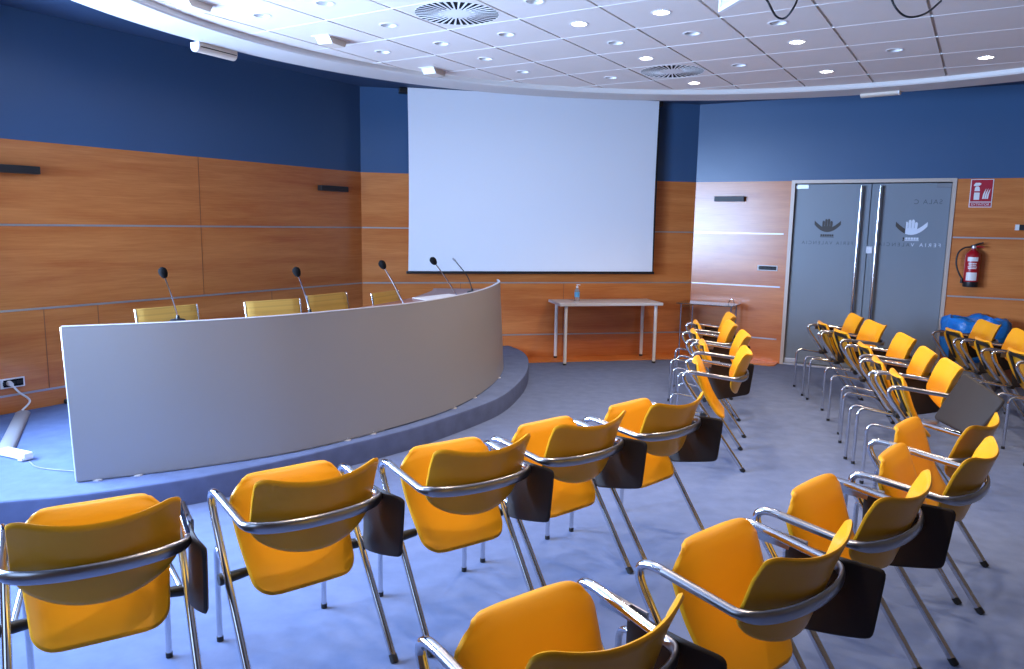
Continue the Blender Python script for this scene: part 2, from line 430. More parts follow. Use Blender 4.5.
UL = ['unlit recessed downlight cut by the top edge, right of the nearer round vent', 'unlit recessed downlight just beyond the nearer slotted round vent',
      'unlit recessed downlight in the white tile just left of the nearer vent', 'unlit recessed downlight in a smooth white tile above the left half of the screen',
      'unlit recessed downlight farthest along the smooth white tile row, over the screen', 'unlit recessed downlight at the top edge, left of the nearer round vent',
      'leftmost unlit recessed downlight, behind the left box spotlight', 'unlit recessed downlight between the nearer round vent and the middle box spotlight',
      'unlit recessed downlight between the middle and the far box spotlights', 'unlit recessed downlight between the two round vents',
      'unlit recessed downlight right of the farther round vent, towards the camera', 'unlit recessed downlight right of the farther round vent, nearer the ceiling rim',
      'unlit recessed downlight left of the farther round vent, above the middle of the screen', 'unlit recessed downlight just below the left hanging cable',
      'unlit recessed downlight right of the door lights, below the right hanging cable']
for c, l in zip(LIT, LL): downlight(*c, True, l)
for c, l in zip(UNLIT, UL): downlight(*c, False, l)
# the rest of the lit spots on the unseen half of the ceiling (light only)
for c, r in [(.5, -2.5), (3.5, -.5), (-1.5, -4.5), (2.5, -4.5), (5.5, 1.5)]:
    p = gpt(c, r); ld = bpy.data.lights.new('downlight_lamp', 'SPOT'); ld.energy = DLP*1.; ld.color = (1, .77, .53); ld.spot_size = R(125); ld.spot_blend = .7; ld.shadow_soft_size = .05
    o = bpy.data.objects.new('downlight_lamp', ld); COL.objects.link(o); o.location = (p.x, p.y, ZTL-.02)

def vent(c, r, label):
    p = gpt(c, r); t = thing('ceiling_vent', label, 'air vent', (p.x, p.y, ZTL), .3, 'round slotted ceiling vents')
    bm = bmesh.new(); lathe(bm, [(.28, .03), (.28, .035)], seg=40); bm.free(); bm = bmesh.new(); lathe(bm, [(.281, .001), (.281, .004)], seg=40); link('duct', bm, M['dark'], t)  # thin black disc: the darkness inside the slots is put into its colour
    bm = bmesh.new(); n = 36
    lathe(bm, [(.283, .001), (.283, -.001), (.279, -.001), (.279, .001), (.283, .001)], seg=48, caps=False)
    lathe(bm, [(.10, -.0005), (.10, .001)], seg=32)
    for k in range(n):
        a0 = 2*PI*(k+.0)/n; w = .5*2*PI/n
        inner = .09
        q = [(inner, a0-w*.50), (.279, a0-w*.34), (.279, a0+w*.34), (inner, a0+w*.50)]
        prism(bm, [(rr*math.cos(a), rr*math.sin(a)) for rr, a in q], -.0005, .001)
        if k % 2 == 0:
            q = [(.09, a0+w*.6), (.125, a0+w*.4), (.125, a0+2*w-w*.4), (.09, a0+2*w-w*.6)]
            prism(bm, [(rr*math.cos(a), rr*math.sin(a)) for rr, a in q], -.0004, .001)
    link('slotted_plate', bm, M['white'], t)
vent(*VENT[0], 'nearer slotted round ceiling vent, cut by the top edge of the picture')
vent(*VENT[1], 'farther slotted round ceiling vent, over the right end of the screen')

def wedge(c, r, label):
    p = gpt(c, r); t = thing('box_spotlight', label, 'spotlight', (p.x, p.y, ZTL), GTH+.1, 'box spotlights along the left ceiling edge')
    bm = bmesh.new()
    # local x along the tile rows, hangs 9 cm, sloped end
    yprism(bm, [(-.10, 0), (.11, 0), (.085, -.05), (-.06, -.05)], -.065, .065)
    link('housing', bm, M['beige'], t)
    bm = bmesh.new(); yprism(bm, [(-.106, 0), (-.10, 0), (-.06, -.05), (-.066, -.05)], -.065, .065); link('lit_end_face', bm, M['white'], t)  # white slab: the lit look of the left face put into colour
    bm = bmesh.new(); B(bm, -.13, .13, -.08, .08, -.003, 0); link('mounting_plate', bm, M['white'], t)
wedge(-3.72, -2.22, 'white box spotlight cut by the top edge, nearest of the three')
wedge(-3.6, -.35, 'middle one of the three white box spotlights on the left ceiling')
wedge(-3.62, 1.75, 'white box spotlight farthest along, above the left screen edge')

def linear_fix(x, y, rot, label, ln=.36, sc=1.):
    t = thing('linear_fixture', label, 'light fixture', (x, y, ZRG), rot, 'bar fixtures under the ceiling rim')
    pr = [(.045*math.cos(a), (-.03-.04*math.sin(a))*sc) for a in [PI*k/10 for k in range(11)]]
    bm = bmesh.new(); yprism(bm, [(.045, 0)]+pr+[(-.045, 0)], -ln/2, ln/2)
    link('housing', bm, M['beige'], t, True)
    bm = bmesh.new(); yprism(bm, [(a*1.04, b*1.03) for a, b in [(.045, 0)]+pr+[(-.045, 0)]], -ln/2-.012, -ln/2); link('end_cap', bm, M['white'], t)
    bm = bmesh.new(); B(bm, .040, .0465, -ln/2+.01, ln/2-.01, -.036*sc, -.030*sc); link('slot', bm, M['dark'], t)
linear_fix(-2.36, 6.13, R(-28), 'white rounded bar fixture under the ceiling rim above the left wall')
linear_fix(3.575, 7.64, R(52), 'pale flat bar fixture under the ceiling rim above the doors', .34, .5)

# projector corner + its cables near the top edge
def px(x, y, z):   # world point on height z, from the survey of the photograph
    d = fw+rt*((x-512)/F)-upv*((y-334.5)/F); k = (z-H)/d.z; return Vector((d.x*k, d.y*k, z))
pc = px(720.5, 12.5, 2.96); e1 = px(742, 0, 2.96)-pc; e1.z = 0; e1.normalize()
t = thing('ceiling_screen', 'white framed panel hanging from the ceiling, cut by the top edge of the picture', 'panel', pc, math.atan2(e1.y, e1.x))
bm = bmesh.new()
for a in ((0, .022, 0, .135), (.578, .6, 0, .135), (.022, .578, 0, .022), (.022, .578, .113, .135)): B(bm, a[0], a[1], -.014, .014, a[2], a[3])
link('frame', bm, M['white'], t)
link('pane', box(.022, .578, -.006, .006, .022, .113), M['lampoff'], t)
def hang_cable(p, label, r=.006):
    bm = bmesh.new(); tube(bm, catmull(p, 8), r, 8); o = link('hanging_cable', bm, M['cable'], None, True)
    tag(o, label, 'cable', 'cables hanging from the ceiling'); return o
a, b_ = px(762, -6, 3.085), px(800, -8, 3.085)
hang_cable([a, px(768, 2, 2.99), px(776, 16, 2.93), px(785, 18, 2.92), px(794, 7, 2.97), b_], 'black cable loop hanging from the ceiling beside the projector')
a, b_ = px(890, -8, 3.085), px(941, 1, 3.085)
hang_cable([a, px(894, 5, 2.99), px(903, 15, 2.94), px(914, 17, 2.93), px(928, 12, 2.98), b_], 'black cable loop hanging from the ceiling at the upper right')

# ------------------------------------------------------------------ back wall: screen
d = D['back']-.13
t = thing('projection_screen', 'large white roll-down projection screen on the back wall', 'projection screen', (0, 0, 0), ROT['back'])
k_ = d/D['back']
s0, s1 = .75*k_, 3.965*k_
ns = 24
G = [[(s0+(s1-s0)*j/ns+.012*math.sin(PI*i/8)*(1 if j == 0 else (-1 if j == ns else 0)), d+.004*math.sin(PI*j/ns), 1.135+(3.294-1.135)*i/8) for j in range(ns+1)] for i in range(9)]
link('screen_sheet', thick_grid(G, .003), M['screen'], t, True)
link('bottom_bar', box(s0-.025, s1+.025, d-.016, d+.016, 1.105, 1.138, bev=.004), M['black'], t)
link('roller_case', box(s0-.10, s1+.06, d+.005, d+.12, 3.235, 3.296, bev=.01), M['black'], t)
for x in (s1+.006,): link('edge_shadow', box(x-.010, x+.010, d+.001, d+.004, 1.138, 3.2), M['black'], t)  # black strip painting in the screen's shadow along its right edge

# ------------------------------------------------------------------ right wall: glass doors
d = D['right']
bm = bmesh.new(); fwid = .042
B(bm, DS0, DS0+fwid, d-.015, d+.12, 0, DZ); B(bm, DS1-fwid, DS1, d-.015, d+.12, 0, DZ); B(bm, DS0+fwid, DS1-fwid, d-.015, d+.12, DZ-.04, DZ)
fr = struct(link('door_frame', bm, M['frame'], rotz=ROT['right']))
bm = box(DS0+fwid, DS1-fwid, d-.005, d+.13, 0, .022); struct(link('trim_threshold', bm, M['alu'], rotz=ROT['right']))
mid = -.728; gy = d+.05
def text_mesh(o, name, parent):
    bpy.context.view_layer.update(); dg = bpy.context.evaluated_depsgraph_get()
    me = bpy.data.meshes.new_from_object(o.evaluated_get(dg)); cu = o.data
    bpy.data.objects.remove(o); bpy.data.curves.remove(cu)
    o = bpy.data.objects.new(name, me); COL.objects.link(o); o.parent = parent; return o
def mirrored_text(body, size, x_right, z, m, parent, name, y, ext=.001, sp=1.25):
    cu = bpy.data.curves.new(name, 'FONT'); cu.body = body; cu.size = size; cu.extrude = ext; cu.space_character = sp
    cu.materials.append(m)
    o = bpy.data.objects.new(name, cu); COL.objects.link(o); o.parent = parent
    # reading side is the corridor: from inside the room the letters run backwards
    o = text_mesh(o, name, parent)
    o.rotation_euler = (PI/2, 0, PI); o.location = (x_right, y, z)
    return o
def emblem(bm, cx, cz, w, y, clipx=None, side=0):
    """hand over a bowl: four fingers, palm and spread wings"""
    sh = []
    n = 14; outer = []; inner = []
    for i in range(n+1):
        a = -1+2*i/n
        outer.append((cx+a*w*.5, cz-.03*w+w*.30*(a*a)-w*.16)); inner.append((cx+a*w*.5, cz+w*.33*abs(a)**1.5-.06*w))
    for i in range(n):
        sh.append([outer[i], outer[i+1], inner[i+1], inner[i]])
    for k in range(4):
        x = cx+(-.165+.10*k)*w+.01*w; h = (.27, .34, .35, .26)[k]*w; ww = .042*w
        sh.append([(x-ww, cz-.02*w), (x+ww, cz-.02*w), (x+ww*1.2, cz+h*.85), (x+ww*.5, cz+h), (x-ww*.5, cz+h), (x-ww*1.0, cz+h*.85)])
    sh.append([(cx-.2*w, cz-.02*w), (cx-.08*w, cz-.09*w), (cx+.08*w, cz-.09*w), (cx+.2*w, cz-.02*w), (cx+.17*w, cz+.05*w), (cx-.17*w, cz+.05*w)])
    for i in range(6):
        x0 = cx-.24*w+i*.085*w; sh.append([(x0, cz-.36*w), (x0+.07*w, cz-.36*w), (x0+.07*w, cz-.28*w), (x0, cz-.28*w)])
    sh.append([(cx-.25*w, cz-.40*w), (cx+.27*w, cz-.40*w), (cx+.27*w, cz-.375*w), (cx-.25*w, cz-.375*w)])
    for k, q in enumerate(sh):
        if clipx is not None:
            out = []
            for i in range(len(q)):
                p, r = q[i], q[(i+1) % len(q)]
                ip = (p[0]-clipx)*side >= 0; ir = (r[0]-clipx)*side >= 0
                if ip: out.append(p)
                if ip != ir:
                    t_ = (clipx-p[0])/(r[0]-p[0]); out.append((clipx, p[1]+(r[1]-p[1])*t_))
            q = out
            if len(q) < 3: continue
        yprism(bm, q, y-.002-.0001*k, y)
def door(name, s0, s1, hs, side, label, which):
    t = thing(name, label, 'door', (0, 0, 0), ROT['right']); t['kind'] = 'structure'
    link('glass_panel', box(s0, s1, gy-.006, gy+.006, .03, DZ-.05, bev=.002), M['glassdoor'], t)
    bm = bmesh.new(); tube(bm, [(hs, gy-.065, .35), (hs, gy-.065, 2.24)], .017, 14)
    for z in (.75, 1.1, 1.95): tube(bm, [(hs, gy-.065, z), (hs, gy, z)], .009, 8)
    link('pull_handle', bm, M['chrome'], t, True)
    xh = s0+.075 if side < 0 else s1-.075
    link('hinge_plate', box(xh-.075, xh+.075, gy-.016, gy+.016, DZ-.105, DZ-.052, bev=.003), M['alu'] if side < 0 else M['grey'], t)
    link('floor_hinge', box(xh-.075, xh+.075, gy-.016, gy+.016, .026, .08, bev=.003), M['alu'], t)
    yy = gy-.0065
    if side < 0:
        bm = bmesh.new(); emblem(bm, -1.19, 1.745, .30, yy); link('emblem', bm, M['logo'], t)
        mirrored_text('FERIA VALENCIA', .058, -.885, 1.537, M['logog'], t, 'lettering', yy, sp=1.42)
    else:
        bm = bmesh.new(); emblem(bm, -.275, 1.735, .33, yy, -.335, 1); link('emblem', bm, M['logo_lit'], t)  # one emblem split in two: lit part painted white, the rest dark
        bm = bmesh.new(); emblem(bm, -.275, 1.735, .33, yy, -.335, -1); link('emblem_unlit', bm, M['logo'], t)
        mirrored_text('FERIA V', .060, .045, 1.537, M['logo_lit'], t, 'lettering', yy, sp=1.6)  # first letters painted as lit, like the emblem above
        mirrored_text('ALENCIA', .060, -.275, 1.537, M['logog'], t, 'lettering', yy, sp=1.5)
        mirrored_text('SALA C', .075, .02, 2.03, M['logog'], t, 'lettering', yy)
        link('lock', box(-.735, -.665, gy-.02, gy+.02, 1.44, 1.53, bev=.005), M['alu'], t)
    return t
door('door_1', DS0+fwid+.004, mid-.004, -.835, -1, 'left frosted glass door leaf with a dark emblem and tall chrome pull', 0)
door('door_2', mid+.004, DS1-fwid-.004, -.63, 1, 'right frosted glass door leaf with a hand emblem painted part-lit and tall chrome pull', 1)

# fire sign
t = thing('fire_sign', 'red and white fire extinguisher sign on the wood wall right of the doors', 'sign', (0, 0, 0), ROT['right'])
x0, x1, z0, z1 = .285, .487, 2.00, 2.295
link('plate', box(x0-.008, x1+.008, d-.006, d, z0-.008, z1+.006), M['signw'], t)
link('red_panel', box(x0, x1, d-.008, d-.006, z0+.055, z1), M['signred'], t)
link('caption_panel', box(x0, x1, d-.008, d-.006, z0, z0+.046), M['signred'], t)
bm = bmesh.new(); cx = x0+.058
yprism(bm, [(cx-.026, z0+.075), (cx+.028, z0+.075), (cx+.028, z0+.155), (cx-.026, z0+.155)], d-.0095, d-.008)
yprism(bm, [(cx-.026, z0+.170), (cx+.028, z0+.170), (cx+.022, z0+.21), (cx+.012, z0+.222), (cx-.012, z0+.222), (cx-.022, z0+.21)], d-.0095, d-.008)
yprism(bm, [(cx-.03, z0+.225), (cx+.02, z0+.23), (cx+.038, z0+.25), (cx+.02, z0+.262), (cx-.02, z0+.262), (cx-.038, z0+.235)], d-.0095, d-.008)
link('extinguisher_symbol', bm, M['signw'], t)
bm = bmesh.new(); fx = x0+.145
for a in (-.022, -.002, .018):
    yprism(bm, [(fx+a-.010, z0+.085), (fx+a+.006, z0+.085), (fx+a+.012, z0+.14), (fx+a+.022, z0+.20), (fx+a+.006, z0+.165), (fx+a-.004, z0+.135)], d-.0095, d-.008)
link('flame_symbol', bm, M['signw'], t)
cu = bpy.data.curves.new('caption', 'FONT'); cu.body = 'EXTINTOR'; cu.size = .036; cu.extrude = .0006; cu.align_x = 'CENTER'; cu.materials.append(M['signw'])
o = bpy.data.objects.new('caption', cu); COL.objects.link(o); o = text_mesh(o, 'caption', t); o.rotation_euler = (PI/2, 0, 0); o.location = ((x0+x1)/2, d-.0088, z0+.012)

# fire extinguisher hung on the wall
ec = wp('right', .368, .085, 1.105)
t = thing('fire_extinguisher', 'red fire extinguisher with black hose hung beside the glass doors', 'fire extinguisher', ec, ROT['right'])
bm = bmesh.new(); lathe(bm, [(.072, .0), (.077, .012), (.077, .06)], seg=28); link('base_boot', bm, M['black'], t, True)
bm = bmesh.new(); lathe(bm, [(.074, .055), (.0755, .06), (.0755, .34), (.068, .375), (.045, .40), (.024, .415), (.022, .43)], seg=32); link('cylinder', bm, M['red'], t, True)
def wraplabel(z0, z1, m, nm, a0=-2.3, a1=-.85, r=.0762):
    G = [[(r*math.cos(a0+(a1-a0)*j/12), r*math.sin(a0+(a1-a0)*j/12), z0+(z1-z0)*i/2) for j in range(13)] for i in range(3)]
    link(nm, thick_grid(G, .001), m, t, True)
wraplabel(.075, .165, M['signw'], 'paper_label'); wraplabel(.29, .335, M['signw'], 'brand_label'); 
for z, w in ((.262, .55), (.243, .5), (.222, .6), (.205, .55)): wraplabel(z, z+.009, M['signw'], 'print_line', -1.57-w, -1.57+w)
bm = bmesh.new(); lathe(bm, [(.02, .43), (.026, .435), (.026, .455), (.012, .465)], seg=18); link('valve', bm, M['alu'], t, True)
bm = bmesh.new(); tube(bm, [(-.03, 0, .452), (.03, 0, .478), (.085, -.01, .498)], [.012, .011, .007], 8); link('lever', bm, M['black'], t, True)
bm = bmesh.new(); tube(bm, [(0, 0, .445), (.05, 0, .452), (.10, -.005, .446)], [.011, .010, .006], 8); link('carry_handle', bm, M['red'], t, True)
bm = bmesh.new(); tube(bm, catmull([(-.02, -.01, .448), (-.09, -.015, .435), (-.145, -.02, .38), (-.158, -.02, .28), (-.138, -.02, .19), (-.105, -.02, .12), (-.085, -.02, .09)], 6), .009, 10); link('hose', bm, M['black'], t, True)
bm = bmesh.new(); tube(bm, [(-.086, -.02, .095), (-.088, -.02, .04)], [.012, .016], 12); link('nozzle', bm, M['black'], t, True)
bm = box(-.03, .03, .06, .085, .33, .38); link('wall_bracket', bm, M['black'], t)

# wall lamps
def wall_lamp(k, s0, s1, z0, z1, label, cap=None):
    dd = D[k]; t = thing('wall_lamp', label, 'wall light', (0, 0, 0), ROT[k], 'slim dark wall lights')
    link('housing', box(s0, s1, dd-.075, dd-.012, z0, z1, bev=.003), M['black'], t)
    link('back_plate', box(s0+.08, s1-.08, dd-.012, dd, z0+.01, z1-.01), M['grey'], t)
    if cap: link('end_cap', box(cap-.0, cap+.035, dd-.0765, dd-.010, z0-.001, z1+.001), M['white'], t)
wall_lamp('left', 2.5, 3.07, 2.052, 2.112, 'slim black wall light on the left wood wall, cut by the picture edge')
wall_lamp('left', 6.02, 6.44, 2.062, 2.122, 'slim black wall light on the left wood wall near the corner by the screen')
wall_lamp('right', -2.57, -2.19, 2.058, 2.122, 'slim dark wall light on the pale lit panel left of the doors')
wall_lamp('right', .735, 1.12, 1.745, 1.805, 'slim black wall light with a white end at the right picture edge', .735)

# sockets
def socket(k, s0, s1, z0, z1, label, n):
    dd = D[k]; t = thing('wall_socket', label, 'socket', (0, 0, 0), ROT[k])
    link('face_plate', box(s0, s1, dd-.010, dd, z0, z1, bev=.004), M['signw'], t)
    w = (s1-s0-.03)/n
    link('insert', box(s0+.022, s1-.014, dd-.0125, dd-.009, z0+.012, z1-.012), M['dark'], t)
    for i in range(n):
        link('outlet', box(s0+.017+w*i, s0+.009+w*(i+1), dd-.015, dd-.012, z0+.026, z1-.026), M['black'], t)
    return t
socket('right', -1.985, -1.735, 1.185, 1.255, 'long dark socket strip in a pale plate left of the doors', 4)
socket('left', 2.685, 2.865, .372, .452, 'multi-socket wall plate low on the left wall with a plug in it', 3)

# ------------------------------------------------------------------ platform and desk
EDGE = [(-5.2, 2.75), (-4.0, 3.22), (-2.95, 3.86), (-2.42, 4.07), (-1.9, 4.39), (-1.45, 4.79), (-1.15, 5.12), (-.77, 5.55), (-.50, 5.95), (-.24, 6.38), (-.07, 6.75), (.05, 7.2), (.15, 7.75), (.195, 8.35), (.18, 8.9), (.09, 9.3), (-.05, 9.56)]
ed = [(p.x, p.y) for p in catmull([(x, y, 0) for x, y in EDGE], 6)]
wl0 = wp('left', 6.73, 0, 0)
poly = ed+[(-.3, 9.52), (wl0.x, wl0.y+.01), (-4.4, 5.2)]
# keep inside the window wall
poly2 = [(x, y) for x, y in ed if x > -3.72]
poly = [(-3.70, 3.42)]+poly2+[(-.3, 9.5), (wl0.x, wl0.y), (-4.215, 5.43), (-3.76, 3.38)]
bm = bmesh.new(); prism(bm, poly, 0.001, ZP)
es = [e for e in bm.edges if abs(e.verts[0].co.z-ZP) < 1e-5 and abs(e.verts[1].co.z-ZP) < 1e-5 and min(e.verts[0].co.x, e.verts[1].co.x) > -3.68 and max(e.verts[0].co.y, e.verts[1].co.y) < 9.45]
bmesh.ops.bevel(bm, geom=es, offset=.018, segments=3, profile=.5, affect='EDGES')
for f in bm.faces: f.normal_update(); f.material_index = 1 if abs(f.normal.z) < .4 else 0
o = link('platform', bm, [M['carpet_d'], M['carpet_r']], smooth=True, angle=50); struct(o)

BOT = [(-2.555, 4.25), (-2.08, 4.49), (-1.70, 4.72), (-1.40, 4.96), (-1.02, 5.38), (-.71, 5.80), (-.52, 6.12), (-.36, 6.52), (-.25, 6.9), (-.16, 7.32), (-.11, 7.75), (-.10, 8.1), (-.14, 8.45)]
TOP = [(-2.575, 4.24), (-2.13, 4.46), (-1.76, 4.71), (-1.47, 4.96), (-1.11, 5.38), (-.80, 5.79), (-.63, 6.12), (-.46, 6.55), (-.345, 6.9), (-.25, 7.32), (-.18, 7.80), (-.15, 8.15), (-.17, 8.45)]
DT, DB = 1.098, ZP+.010
cb = catmull([(x, y, DB) for x, y in BOT], 5); ctp = catmull([(x, y, DT) for x, y in TOP], 5)
t = thing('conference_desk', 'long curved grey presidential desk on the blue carpeted platform', 'desk', (-1.2, 6.2, ZP))
off = Vector((1.2, -6.2, -ZP))
G = [[cb[j].lerp(ctp[j], i/6)+off for j in range(len(cb))] for i in range(7)]
link('front_panel', thick_grid(G, .024, 0, 0), M['desk'], t, True, 40)
bm = bmesh.new(); tube(bm, [p+off+Vector((0, 0, .004)) for p in ctp], .0135, 8, up=(0, 0, 1), ry=.005); link('top_edge', bm, M['alu'], t, True)
bm = bmesh.new(); tube(bm, [G[i][0] for i in range(7)], .008, 8); link('end_edge', bm, M['alu'], t, True)
bm = bmesh.new(); tube(bm, [p+off-Vector((0, 0, .004)) for p in cb[:22]], .009, 8, up=(0, 0, 1), ry=.004); link('bottom_edge', bm, M['alu'], t, True)
def offset_curve(c, dd):
    out = []
    for i, p in enumerate(c):
        tg = (c[min(i+1, len(c)-1)]-c[max(i-1, 0)]); n = Vector((-tg.y, tg.x, 0)).normalized(); out.append(p+n*dd)
    return out
i0 = offset_curve(ctp, .03); i1 = offset_curve(ctp, .72)
G = [[i0[j].lerp(i1[j], i/4) for j in range(len(i0))] for i in range(5)]
G = [[Vector((p.x, p.y, .985))+off for p in row] for row in G]
link('worktop', thick_grid(G, .025), M['brownwood'], t, True, 50)
for j in (2, 16, 30, 53):
    a, b = offset_curve(ctp, .05)[j]+off, offset_curve(ctp, .66)[j]+off
    tg = (ctp[min(j+1, len(ctp)-1)]-ctp[j-1]).normalized()*.012; pl = [(a-tg), (a+tg), (b+tg), (b-tg)]
    bm = bmesh.new(); prism(bm, [(p.x, p.y) for p in pl], .0, .985-ZP-.013); link('support_panel', bm, M['desk'], t)
for j in (1, 3, 18, 20, 31, 36, 47):
    p = cb[min(j, len(cb)-1)]+off; bm = bmesh.new(); lathe(bm, [(.028, 0), (.028, .006), (.012, .009), (.012, .02)], (p.x, p.y, 0), 14); link('glide_foot', bm, M['alu'], t, True)

bm = bmesh.new(); prism(bm, [(-.97, 7.22), (-.66, 7.70), (-.50, 7.52), (-.78, 6.98)], .999, 1.004)
tag(link('paper_sheet', bm, M['signw']), 'white paper sheet lying on the brown desk top before the screen', 'paper')

# microphones
def mic(bx, by, bz, hx, hy, hz, foam, label):
    t = thing('gooseneck_microphone', label, 'microphone', (bx, by, bz), 0, 'gooseneck microphones along the desk')
    bm = bmesh.new(); lathe(bm, [(.055, 0), (.055, .012), (.046, .022), (.014, .028), (.011, .05)], seg=22); link('base', bm, M['black'], t, True)
    h = Vector((hx-bx, hy-by, hz-bz)); p0 = Vector((0, 0, .045))
    mid_ = p0.lerp(h, .5)+Vector((0, 0, .012 if foam else .0))
    if not foam: mid_ = p0.lerp(h, .35)+Vector((.012, 0, 0.03))
    pts = catmull([p0, mid_, h], 10)
    bm = bmesh.new(); tube(bm, pts, .0052, 8); link('gooseneck', bm, M['chrome'] if foam else M['black'], t, True)
    dr = (pts[-1]-pts[-2]).normalized()
    bm = bmesh.new()
    if foam:
        pr = [(-.012, .012), (.0, .022), (.02, .029), (.04, .030), (.055, .024), (.066, .008)]
        tube(bm, [h+dr*a-dr*.01 for a, _ in pr], [r for _, r in pr], 14); link('foam_windscreen', bm, M['foam'], t, True)
    else:
        if True: dr = Vector((-.75, 0, .66)).normalized()
        tube(bm, [h-dr*.01, h, h+dr*.035], [.008, .0095, .0085], 12); link('capsule', bm, M['grey'], t, True)
def at(x, y, Y):   # survey point at distance Y
    dv = fw+rt*((x-512)/F)-upv*((y-334.5)/F); k = Y/dv.y; return Vector((dv.x*k, Y, H+dv.z*k))
for (b0, h0, Y, foam, lab) in [((178.5, 331), (164, 275), 5.25, 1, 'foam-topped gooseneck microphone farthest left on the desk'),
        ((310, 319), (297.5, 274), 5.75, 1, 'foam-topped gooseneck microphone second from left, before the second yellow chair'),
        ((403.5, 309.5), (383.5, 266.5), 6.3, 1, 'foam-topped gooseneck microphone before the chair next to the screen'),
        ((458, 303), (434.5, 262.5), 6.9, 1, 'foam-topped gooseneck microphone in front of the screen corner'),
        ((472, 292), (455, 260.5), 7.85, 0, 'thin bare gooseneck microphone without foam, farthest right on the desk')]:
    b, h = at(*b0, Y), at(*h0, Y-.03)
    mic(b.x, b.y, .9985, h.x, h.y, h.z, foam, lab)

# mustard desk chairs
def desk_chair(x, y, ang, zt, label):
    t = thing('desk_chair', label, 'chair', (x, y, ZP), ang, 'mustard chairs behind the desk')
    prof = catmull([(-.0, .26, .43), (0, .20, .46), (0, .0, .45), (0, -.16, .455), (0, -.225, .50), (0, -.245, .60), (0, -.27, zt-.14), (0, -.295, zt-.012), (0, -.305, zt)], 5)
    w = .235
    G = [[(-w+2*w*j/6, p.y, p.z+.004*math.sin(i*1.8)) for j in range(7)] for i, p in enumerate(prof)]
    link('sling', thick_grid(G, .020), M['fabric'], t, True, 60)
    for sx in (-1, 1):
        bm = bmesh.new(); tube(bm, [Vector((sx*(w+.010), p.y, p.z)) for p in prof], .011, 10, up=(1, 0, 0), ry=.009); link('side_frame', bm, M['chrome'], t, True)
        bm = bmesh.new(); tube(bm, fillet([(sx*(w+.015), .10, .44), (sx*(w+.05), .10, .64), (sx*(w+.05), -.18, .64), (sx*(w+.015), -.25, .60)], .05), .010, 10, up=None); link('armrest', bm, M['chrome'], t, True)
    bm = bmesh.new(); tube(bm, [(-w, .0, .43), (w, .0, .43)], .012, 8); link('cross_bar', bm, M['chrome'], t, True)
    bm = bmesh.new(); lathe(bm, [(.03, .09), (.03, .25), (.02, .26), (.02, .425)], seg=16); link('column', bm, M['chrome'], t, True)
    for k in range(5):
        a = 2*PI*k/5+.3; c, s_ = math.cos(a), math.sin(a)
        bm = bmesh.new(); tube(bm, [(0, 0, .10), (.15*c, .15*s_, .095), (.29*c, .29*s_, .068)], [.024, .018, .012], 8); l = link('leg', bm, M['chrome'], t, True)
        bm = bmesh.new(); tube(bm, [(.29*c-.014*s_, .29*s_+.014*c, .029), (.29*c+.014*s_, .29*s_-.014*c, .029)], .029, 16); tube(bm, [(.29*c, .29*s_, .05), (.29*c, .29*s_, .07)], .008, 8); link('caster', bm, M['black'], l, True)
    return t
# placed so that each one faces across the desk into the room
def dc(pl, pr, zt, lab):
    a, b = px(*pl, zt), px(*pr, zt); m_ = (a+b)/2; dx = (b-a); ang = math.atan2(dx.y, dx.x)
    # local x axis runs along the top edge; front (local +y) must point to the room: turn by 180 degrees
    ang += PI
    f = Vector((-math.sin(ang), math.cos(ang), 0))
    p = m_+f*.305
    desk_chair(p.x, p.y, ang, zt-ZP, lab)
dc((132, 310.5), (198, 305), 1.05, 'mustard desk chair behind the far left microphone')
dc((243, 302.8), (300, 299.3), 1.05, 'mustard desk chair second from left behind the desk')
dc((303, 297), (348, 292.7), 1.055, 'mustard desk chair in the dark corner, overlapping its left neighbour')
dc((370.5, 294.5), (397, 290.6), 1.04, 'mustard desk chair turned sideways against the pale wood left of the screen')

# ------------------------------------------------------------------ things on the platform
o = link('cable_duct', tube(bmesh.new(), [(-3.872, 5.79, ZP+.004), (-3.34, 4.78, ZP+.004)], .052, 16, up=(0, 0, 1), ry=.026), M['duct'], smooth=True); tag(o, 'grey floor cable duct lying on the platform left of the desk', 'cable duct')
t = thing('power_adapter', 'white block power adapter lying on the platform beside the cable duct', 'power adapter', (-3.20, 4.69, ZP), R(-24))
link('body', box(-.125, .125, -.03, .03, .004, .052, bev=.008), M['signw'], t); link('cord_clamp', box(.08, .12, -.046, -.026, .004, .026, bev=.004), M['signw'], t)
bm = bmesh.new(); tube(bm, catmull([(-3.06, 4.60, ZP+.008), (-2.95, 4.50, ZP+.007), (-2.80, 4.45, ZP+.007), (-2.62, 4.42, ZP+.007), (-2.58, 4.36, ZP+.01)], 6), .0035, 8)
tag(link('floor_cable', bm, M['grey'], smooth=True), 'thin dark cable running over the platform from adapter to desk', 'cable')
t = thing('power_plug', 'white plug and lead in the wall socket low on the left wall', 'plug')
p = wp('left', 2.745, .03, .415)
bm = bmesh.new(); tube(bm, [wp('left', 2.745, .016, .415), wp('left', 2.745, .06, .41)], [.021, .016], 12); link('plug_body', bm, M['signw'], t, True)
bm = bmesh.new(); tube(bm, catmull([wp('left', 2.745, .055, .41), wp('left', 2.79, .07, .34), wp('left', 2.86, .075, .26), Vector((-3.865, 5.77, ZP+.03))], 6), .008, 8); link('lead', bm, M['signw'], t, True)
p = wp('left', 3.17, .025, ZP)
bm = bmesh.new(); lathe(bm, [(.022, .001), (.024, .006), (.024, .028), (.016, .038)], (0, 0, 0), 14); o = link('door_stop', bm, M['black'], smooth=True, loc=(p.x, p.y, p.z)); tag(o, 'small black rubber door stop at the foot of the left wall', 'door stop')

